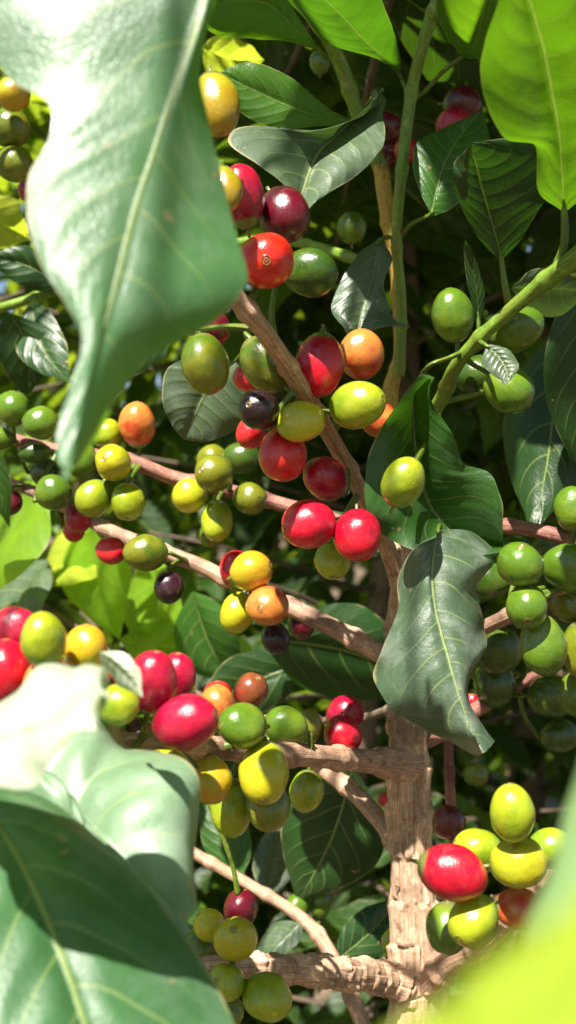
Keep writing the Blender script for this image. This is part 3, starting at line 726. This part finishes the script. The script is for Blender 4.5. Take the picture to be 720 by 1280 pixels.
sleaf((380, 830), (240, 900), 80, (.52, .52), 'dark', bK, bend=8)
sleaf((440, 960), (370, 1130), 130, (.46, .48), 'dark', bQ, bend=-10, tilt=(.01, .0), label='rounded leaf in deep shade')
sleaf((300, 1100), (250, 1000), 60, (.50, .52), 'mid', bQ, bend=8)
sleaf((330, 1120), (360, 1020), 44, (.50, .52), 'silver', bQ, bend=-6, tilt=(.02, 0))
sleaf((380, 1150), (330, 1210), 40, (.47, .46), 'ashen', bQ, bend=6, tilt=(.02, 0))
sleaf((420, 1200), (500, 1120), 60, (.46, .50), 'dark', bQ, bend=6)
cherries([(371, 1134, 30, 1.1, 90, 0, 'green', .48), (400, 1128, 30, 1.3, 90, 0, 'green', .48)], .48, bQ)
bU = branch('branch', [(470, 330, .425, 7), (330, 300, .48, 6), (150, 340, .50, 6), (0, 385, .51, 6), (-80, 400, .52, 6)], GREEN, tree)
sleaf((40, 375), (90, 480), 60, (.50, .46), 'dark', bU, bend=14, wave=.12)
sleaf((10, 390), (30, 500), 70, (.48, .50), 'dark', bU, bend=-16, wave=.15)
sleaf((80, 360), (-20, 320), 50, (.50, .49), 'dark', bU, bend=8, wave=.1)
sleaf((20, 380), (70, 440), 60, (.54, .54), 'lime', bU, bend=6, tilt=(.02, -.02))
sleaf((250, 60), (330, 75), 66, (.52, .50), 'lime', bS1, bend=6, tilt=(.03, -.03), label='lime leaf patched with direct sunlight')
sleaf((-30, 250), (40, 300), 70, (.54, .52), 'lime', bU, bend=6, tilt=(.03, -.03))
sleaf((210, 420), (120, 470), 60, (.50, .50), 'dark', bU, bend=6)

# ================================================================== NEAR PLANT ON THE LEFT
left = empty('coffee_tree', (-.40, .22, 0), 'coffee bush reaching in with large pale blurred leaves in front of the cherries', 'coffee tree')
lt = [Vector((-.40, .22, -.03)), Vector((-.39, .22, .6)), Vector((-.385, .225, 1.2)), Vector((-.38, .22, 1.75))]
branch('trunk', (lt, [.013, .012, .009, .005]), TRUNK, left, disp=plates(0.005, 0.015, 0.0004, 0.0008, 33), nseg=24, step=.004, world=True)
def wbranch(a, b_, parent, r0=.0035, r1=.002, mat=TWIG, mid=None):
    return branch('branch', ([Vector(a), mid or (Vector(a)+Vector(b_))/2+Vector((0, 0, .012)), Vector(b_)], [r0, (r0+r1)/2, r1]), mat, parent, nseg=10, step=.003, world=True)
bA = wbranch((-.382, .222, 1.60), P(302, -112, .211), left)
bB = wbranch((-.386, .224, 1.26), P(-60, 935, .225), left, mid=P(-330, 905, .23))
bC = wbranch((-.386, .224, 1.32), P(-120, 150, .26), left)
leaf([((262, -92), (282, -92), (300, -90)), ((100, -60), (268, -40), (284, -40)), ((-20, 10), (250, 30), (262, 25)), ((4, 92), (228, 92), (250, 92)), ((58, 128), (209, 145), (258, 140)), ((62, 172), (192, 196), (270, 195)), ((38, 218), (174, 246), (284, 250)),
      ((34, 270), (160, 296), (297, 305)), ((48, 328), (147, 346), (306, 355)), ((80, 382), (134, 396), (272, 400)), ((101, 424), (121, 444), (192, 444)), ((90, 478), (108, 492), (152, 488)), ((76, 528), (98, 540), (128, 532)), ((74, 570), (88, 575), (105, 568)), ((84, 598), (85, 600), (87, 598))],
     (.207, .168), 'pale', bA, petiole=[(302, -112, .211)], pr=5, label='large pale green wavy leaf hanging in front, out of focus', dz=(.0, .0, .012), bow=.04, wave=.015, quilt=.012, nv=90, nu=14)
leaf([((-90, 965), (-80, 960), (-70, 955)), ((-110, 1010), (-40, 985), (-12, 975)), ((-120, 1090), (5, 1035), (60, 1006)), ((-110, 1180), (42, 1105), (150, 1072)), ((-90, 1270), (75, 1190), (226, 1160)), ((-50, 1360), (103, 1275), (285, 1258)), ((0, 1430), (130, 1370), (300, 1370)), ((90, 1500), (150, 1450), (240, 1460)), ((168, 1530), (170, 1532), (172, 1530))],
     (.225, .172), 'deep', bB, petiole=[(-62, 935, .225)], pr=5, label='broad dark green leaf with pale midrib below the others', dz=(-.012, .0, .014), bow=.06, quilt=.05, nv=80, nu=14)
leaf([((-70, 925), (-66, 922), (-60, 900)), ((-70, 960), (-30, 930), (-10, 882, .010)), ((-50, 990), (5, 952), (62, 850, .022)), ((0, 1015), (45, 976), (124, 838, .030)), ((60, 1045), (88, 1007), (146, 885, .022)), ((95, 1070), (112, 1032), (170, 935, .008)),
      ((120, 1090), (136, 1058), (228, 966)), ((180, 1140), (180, 1110), (248, 1020)), ((215, 1180), (212, 1155), (242, 1105)), ((232, 1195), (234, 1194), (236, 1185))],
     (.258, .215), 'wax', bB, petiole=[(-62, 935, .225)], pr=4, label='folded silvery leaf shining almost white where the sun strikes it', dz=(-.006, .0, .020), wave=.13, bow=.16, quilt=.06, nv=90, nu=16)
sleaf((125, 815), (178, 872), 36, (.225, .22), 'sunwhite', bB, bend=-8, tilt=(.008, 0))
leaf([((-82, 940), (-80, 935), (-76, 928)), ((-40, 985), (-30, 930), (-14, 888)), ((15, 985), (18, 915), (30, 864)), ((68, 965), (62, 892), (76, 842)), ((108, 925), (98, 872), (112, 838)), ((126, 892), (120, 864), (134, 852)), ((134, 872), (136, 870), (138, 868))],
     (.185, .178), 'sunwhite', bB, petiole=[(-80, 936, .205), (-82, 937, .195)], pr=4, label='small leaf tinted white as if blown out by direct sunlight', dz=(-.006, .004, .022), bow=.16, wave=.10, quilt=.03, nv=60, nu=12)
sleaf((-20, 540), (12, 660), 34, (.25, .26), 'mid', bC)
cherries([(16, 118, 44, 1.0, 0, 0, 'amber', .27), (12, 160, 50, 1.0, 0, 0, 'oliv', .28), (18, 205, 46, 1.0, 0, 0, 'oliv', .28), (40, 238, 34, 1.0, 0, 0, 'pink', .29), (-20, 140, 54, 1.0, 0, 0, 'green', .27)], .27, bC)

# ================================================================== NEAR PLANT ON THE RIGHT
right = empty('coffee_tree', (.20, .11, 0), 'coffee bush with very blurred sunlit yellow green leaves in the lower corner', 'coffee tree')
rt = [Vector((.20, .11, -.03)), Vector((.19, .11, .6)), Vector((.175, .115, 1.1)), Vector((.165, .12, 1.45))]
branch('trunk', (rt, [.010, .009, .007, .003]), TRUNK, right, disp=plates(0.005, 0.015, 0.0004, 0.0008, 43), nseg=20, step=.004, world=True)
bX = wbranch((.172, .116, 1.30), P(900, 900, .12), right, r0=.0025, r1=.0015)
bY = wbranch((.178, .115, 1.22), P(940, 1300, .09), right, r0=.0025, r1=.0015)
leaf([((820, 700), (825, 700), (830, 700)), ((765, 790), (810, 790), (870, 800)), ((742, 880), (790, 880), (880, 900)), ((724, 970), (770, 980), (860, 1000)), ((700, 1060), (745, 1080), (830, 1100)), ((664, 1150), (710, 1170), (770, 1200)), ((650, 1235), (670, 1240), (710, 1250)), ((650, 1290), (653, 1290), (658, 1290))],
     (.11, .095), 'mint', bX, petiole=[(900, 900, .12), (860, 760, .115)], pr=6, label='pale green leaf standing at the edge, strongly blurred', bow=.08, nv=50, dz=(.004, 0, -.008))
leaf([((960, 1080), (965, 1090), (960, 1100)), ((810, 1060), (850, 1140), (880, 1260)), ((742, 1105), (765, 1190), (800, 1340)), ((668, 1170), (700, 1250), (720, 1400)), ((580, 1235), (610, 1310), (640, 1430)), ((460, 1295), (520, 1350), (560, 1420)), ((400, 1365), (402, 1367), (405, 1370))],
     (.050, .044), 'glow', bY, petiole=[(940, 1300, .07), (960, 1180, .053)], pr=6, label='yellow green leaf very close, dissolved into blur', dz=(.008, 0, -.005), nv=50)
sleaf((900, 1060), (590, 1255), 120, (.12, .10), 'lime', bX, bend=-16, tilt=(.02, -.01), label='pale lime leaf just behind the closest one')

# ================================================================== TREES BEHIND
def leaf_template(nv=8, nu=2, curl=0.3, fold=0.25, wav=0.05, seed=0):
    prof = lambda v: max(0.0, math.sin(math.pi*min(1, v**0.85)))**0.8 * (1-0.35*v)
    V, F, U = [], [], []
    for i in range(nv+1):
        v = i/nv
        w = 0.21*prof(v)
        for k in range(-nu, nu+1):
            u = k/nu
            V.append((u*w, v, -curl*v*v*0.6 + fold*abs(u)*w + wav*w*3*abs(u)*math.sin(v*14+seed+(1.5 if u > 0 else 0))))
            U.append((0.5+0.5*u, v))
    W = 2*nu+1
    for i in range(nv):
        for k in range(W-1):
            F.append((i*W+k, i*W+k+1, (i+1)*W+k+1, (i+1)*W+k))
    return np.array(V), F, U
TPL = [leaf_template(curl=c, fold=f, wav=w, seed=s) for c, f, w, s in ((.2, .3, .05, 0), (.45, .2, .08, 2), (.1, .5, .06, 4), (.6, .3, .1, 6))]
class Leaves:
    def __init__(s): s.V, s.F, s.U, s.A, s.n = [], [], [], [], 0
    def add(s, base, d, up, size, tint, rr):
        T, F, U = TPL[rr.randrange(4)]
        y = Vector(d).normalized(); x = y.cross(Vector(up)).normalized(); z = x.cross(y)
        M = np.array([[x.x, y.x, z.x], [x.y, y.y, z.y], [x.z, y.z, z.z]])
        v = (T*size) @ M.T + np.array(base)
        s.V.append(v); s.U += U; s.A += [tint]*len(v)
        s.F += [tuple(i+s.n for i in f) for f in F]; s.n += len(v)
def grow(t, x, y, lo, height, rr, spread, node, skip, lsize, tone, taper=.55, rise=.35, bskip=None, keep=1.0):
    """whorls of side branches with opposite leaf pairs"""
    LV = Leaves(); BV, BF, BU = [], [], []
    h = lo; k = 0
    while h < height:
        f = (h-lo)/(height-lo)
        a0 = (k % 2)*math.pi/2 + rr.uniform(-.5, .5)
        for sgn in (0, math.pi):
            a = a0+sgn+rr.uniform(-.25, .25)
            ln = spread*(1-taper*f)*rr.uniform(.7, 1.1)
            p0 = Vector((x, y, h)); d = Vector((math.cos(a), math.sin(a), rise))
            bp = []; q = p0.copy(); s = 0
            while s < ln:
                if bskip and bskip(q): break
                bp.append(q.copy())
                q = q + d.normalized()*.045; d.z -= .05; d.x += rr.uniform(-.05, .05); d.y += rr.uniform(-.05, .05); s += .045
            if len(bp) < 3: continue
            v2, f2, u2 = tube_data(bp, [.0026*(1-.6*i/len(bp)) for i in range(len(bp))], 6, .03)
            o = len(BV); BV += v2; BU += u2; BF += [tuple(i+o for i in ff) for ff in f2]
            for i in range(1, len(bp)):
                dd = (bp[i]-bp[i-1]).normalized(); side = dd.cross(Vector((0, 0, 1))).normalized()
                for sg in (-1, 1):
                    if rr.random() < .10 or rr.random() > keep: continue
                    ld = dd*rr.uniform(.2, .9) + side*sg*rr.uniform(.6, 1) + Vector((0, 0, rr.uniform(-1.0, .2)))
                    upv = Vector((rr.uniform(-.5, .5), rr.uniform(-.5, .5), 1))
                    sz = lsize*rr.uniform(.6, 1.15)
                    tip = bp[i] + ld.normalized()*sz
                    if skip(bp[i]) or skip(tip) or open_to_sun(bp[i]) or open_to_sun(bp[i].lerp(tip, .55)) or open_to_sun(tip): continue
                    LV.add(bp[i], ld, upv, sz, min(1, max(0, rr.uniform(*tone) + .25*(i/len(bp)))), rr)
        h += node*rr.uniform(.8, 1.2); k += 1
    meshobj('branches', BV, BF, BU, [DARKB], t, (x, y, lo))
    meshobj('foliage', np.concatenate(LV.V), LV.F, LV.U, [FOLI], t, (x, y, lo), attr=LV.A)
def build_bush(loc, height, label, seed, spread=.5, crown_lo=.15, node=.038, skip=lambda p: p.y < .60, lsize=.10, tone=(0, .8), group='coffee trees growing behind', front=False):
    rr = random.Random(seed)
    t = empty('coffee_tree', (loc[0], loc[1], 0), label, 'coffee tree', group)
    x, y = loc
    pts = [Vector((x + rr.uniform(-.02, .02)*k, y + rr.uniform(-.02, .02)*k, -.03 + height*k/4)) for k in range(5)]
    branch('trunk', (pts, [.022, .019, .015, .010, .004]), DARKB, t, nseg=12, step=.02, world=True)
    grow(t, x, y, crown_lo, height, rr, spread, node, skip, lsize, tone, bskip=(skip if front else (lambda p: p.y < .6)))
    return t
# the main tree's own crown, unseen, spread above the shoots to shade the background
mr = random.Random(77)
grow(tree, .045, .42, CAMH+.20, CAMH+.75, mr, .75, .020, lambda p: p.y < -.12 or (p.y < .43 and p.z < CAMH+.27), .13, (0, .4), taper=.3, rise=.1, bskip=lambda p: p.y < .412 and p.z < CAMH+.27)
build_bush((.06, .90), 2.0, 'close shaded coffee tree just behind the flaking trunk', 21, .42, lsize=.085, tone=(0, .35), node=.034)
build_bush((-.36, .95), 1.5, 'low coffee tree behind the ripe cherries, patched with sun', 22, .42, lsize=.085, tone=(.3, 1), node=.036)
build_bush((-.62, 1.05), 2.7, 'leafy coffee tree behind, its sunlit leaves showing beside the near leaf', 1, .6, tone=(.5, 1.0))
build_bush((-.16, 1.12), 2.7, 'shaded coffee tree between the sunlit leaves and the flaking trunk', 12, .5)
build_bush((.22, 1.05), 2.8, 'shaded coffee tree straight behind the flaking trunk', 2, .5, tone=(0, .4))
mid_bush = COL.objects[[o.name for o in COL.objects if o.get('label', '').startswith('shaded coffee tree straight')][0]]
cherries([(447, 1025, 18, 1.1, 0, 0, 'red', .62), (458, 1052, 18, 1.1, 0, 0, 'oran', .62), (482, 1000, 18, 1.1, 0, 0, 'red', .62), (472, 1045, 20, 1.1, 0, 0, 'coral', .63), (450, 1040, 18, 1.1, 0, 0, 'crim', .63), (15, 752, 18, 1.1, 0, 0, 'coral', .62), (30, 745, 18, 1., 0, 0, 'oran', .62), (6, 740, 18, 1., 0, 0, 'red', .63), (595, 968, 30, 1.0, 0, 0, 'oliv', .62)], .62, mid_bush)
build_bush((.66, 1.00), 2.8, 'dark coffee tree behind the cluster of green cherries', 3, .55, tone=(0, .4))
build_bush((-1.15, 1.4), 2.8, 'coffee tree standing behind the leafy sunlit one', 16, .6, tone=(.25, 1))
build_bush((-.40, 1.75), 3.0, 'farther coffee tree glimpsed between the two shaded ones', 4, .6, node=.06, tone=(.2, .9))
build_bush((.25, 1.8), 3.0, 'farther coffee tree mostly hidden by the shaded ones', 5, .65, node=.06)
build_bush((.95, 1.7), 3.0, 'coffee tree farther off behind the dark one', 7, .7, node=.06)
build_bush((-1.2, 2.3), 2.4, 'farthest coffee tree beyond the sunlit leaves', 6, .8, node=.06, tone=(.3, 1))
build_bush((0.0, 2.6), 2.6, 'farthest coffee tree straight behind the others', 8, .8, node=.06)
build_bush((1.1, 2.6), 2.6, 'farthest coffee tree beyond the green cherries', 9, .8, node=.06)

build_bush((-.7, 3.5), 3.3, 'tall coffee tree closing the far end, beyond the sunlit leaves', 51, 1.0, node=.06, lsize=.16, tone=(.3, 1))
build_bush((.5, 3.4), 3.4, 'tall coffee tree closing the far end, straight behind the trunk', 52, 1.0, node=.06, lsize=.16, tone=(.3, 1))
build_bush((1.7, 3.3), 3.3, 'tall coffee tree closing the far end, beyond the green cherries', 53, 1.0, node=.06, lsize=.16, tone=(.3, 1))
build_bush((-1.9, 3.3), 3.3, 'outermost tall coffee tree of the far end', 54, 1.0, node=.06, lsize=.16, tone=(.3, 1))
# unseen trees added behind and beside the camera to cut the sky light
G3 = 'unseen coffee trees added behind the viewer'
for i, (x, y) in enumerate(((-.15, -1.15), (.75, -1.0), (-1.0, -.9), (1.25, -.1), (-1.35, .1))):
    build_bush((x, y), 2.5, 'unseen coffee tree added behind the viewer to close off the sky', 30+i, .5, node=.07, crown_lo=.3, skip=lambda p: p.length_squared and (p.xy - Vector((0, .1))).length < .55, group=G3, front=True)

# ================================================================== GROUND
def ground_material():
    b = NB('soil')
    geo = b.n('ShaderNodeNewGeometry'); pos = geo.outputs['Position']
    n = b.noise(pos, 6.0, 6, .6); n2 = b.noise(pos, 90.0, 4, .6)
    base = b.mix(b.step(n, .35, .65), (0.10, 0.06, 0.035), (0.19, 0.12, 0.07))
    base = b.mix(b.step(b.noise(pos, 22.0, 4, .7), .58, .66), base, (0.07, 0.10, 0.03))
    p = b.n('ShaderNodeBsdfPrincipled'); b.put(p.inputs['Base Color'], base); p.inputs['Roughness'].default_value = .95
    b.put(p.inputs['Normal'], b.bump(b.math('ADD', n, n2), .8, .02))
    b.t.links.new(p.outputs[0], b.out.inputs[0]); return b.m
gx = list(np.linspace(-60, -4, 8)) + list(np.linspace(-3, 3, 40)) + list(np.linspace(4, 60, 8))
V = [(a, b_, 0.03*noise.noise((a*1.3, b_*1.3, 0))-.01 if abs(a) <= 3 and abs(b_) <= 3 else 0) for b_ in gx for a in gx]
n = len(gx)
g = meshobj('ground', V, [(j*n+i, j*n+i+1, (j+1)*n+i+1, (j+1)*n+i) for j in range(n-1) for i in range(n-1)], None, [ground_material()], None, (0, 0, 0))
g['kind'] = 'structure'; g['label'] = 'bare brown soil under the coffee trees'
LV = Leaves(); rr = random.Random(5)
for i in range(500):
    a = rr.uniform(0, 6.28)
    LV.add((rr.uniform(-1.8, 1.8), rr.uniform(-.3, 2.8), .03+rr.uniform(0, .01)), (math.cos(a), math.sin(a), rr.uniform(-.05, .15)), (rr.uniform(-.2, .2), rr.uniform(-.2, .2), 1), rr.uniform(.07, .13), rr.uniform(.5, 1), rr)
def litter_material():
    b = NB('dry_leaf'); p = b.n('ShaderNodeBsdfPrincipled')
    rn = b.attr('rnd', 'GEOMETRY').outputs['Fac']
    b.put(p.inputs['Base Color'], b.mix(rn, (0.14, 0.07, 0.03), (0.30, 0.19, 0.09))); p.inputs['Roughness'].default_value = .8
    b.t.links.new(p.outputs[0], b.out.inputs[0]); return b.m
fl = meshobj('fallen_leaves', np.concatenate(LV.V), LV.F, LV.U, [litter_material()], None, (0, 1, 0), attr=LV.A)
fl['kind'] = 'stuff'; fl['label'] = 'dry brown fallen leaves scattered on the soil'

# ================================================================== LIGHT, CAMERA
sl = bpy.data.lights.new('sun', 'SUN'); sl.energy = 5.0; sl.angle = R(0.53); sl.color = (1.0, 0.95, 0.86)
so = bpy.data.objects.new('sun', sl); COL.objects.link(so); so.rotation_euler = sv.to_track_quat('Z', 'Y').to_euler()
so.location = (0, 0, 5)
w = bpy.data.worlds.new('World'); scn.world = w; w.use_nodes = True
nt = w.node_tree; bg = nt.nodes['Background']
sky = nt.nodes.new('ShaderNodeTexSky'); sky.sky_type = 'NISHITA'; sky.sun_disc = False
sky.sun_elevation = R(SUN_EL); sky.sun_rotation = R(SUN_AZ); sky.dust_density = 0.6; sky.ozone_density = 1.0
nt.links.new(sky.outputs[0], bg.inputs[0]); bg.inputs[1].default_value = 0.05
cam = bpy.data.cameras.new('camera'); co = bpy.data.objects.new('camera', cam); COL.objects.link(co)
co.location = (0, 0, CAMH); co.rotation_euler = (R(90), 0, 0)
cam.sensor_fit = 'VERTICAL'; cam.sensor_height = 24; cam.lens = 12/math.tan(R(25))
cam.clip_start = .01; cam.clip_end = 300
cam.dof.use_dof = True; cam.dof.focus_distance = FOCUS
cam.dof.aperture_fstop = (cam.lens/1000)/0.0027
scn.camera = co
scn.view_settings.view_transform = 'Standard'; scn.view_settings.look = 'None'; scn.view_settings.gamma = 1
scn.view_settings.exposure = 1.42
scn.render.engine = 'CYCLES'
scn.cycles.max_bounces = 8; scn.cycles.transmission_bounces = 6; scn.cycles.diffuse_bounces = 4; scn.cycles.glossy_bounces = 3
scn.cycles.use_denoising = True
scn.cycles.sample_clamp_indirect = 8
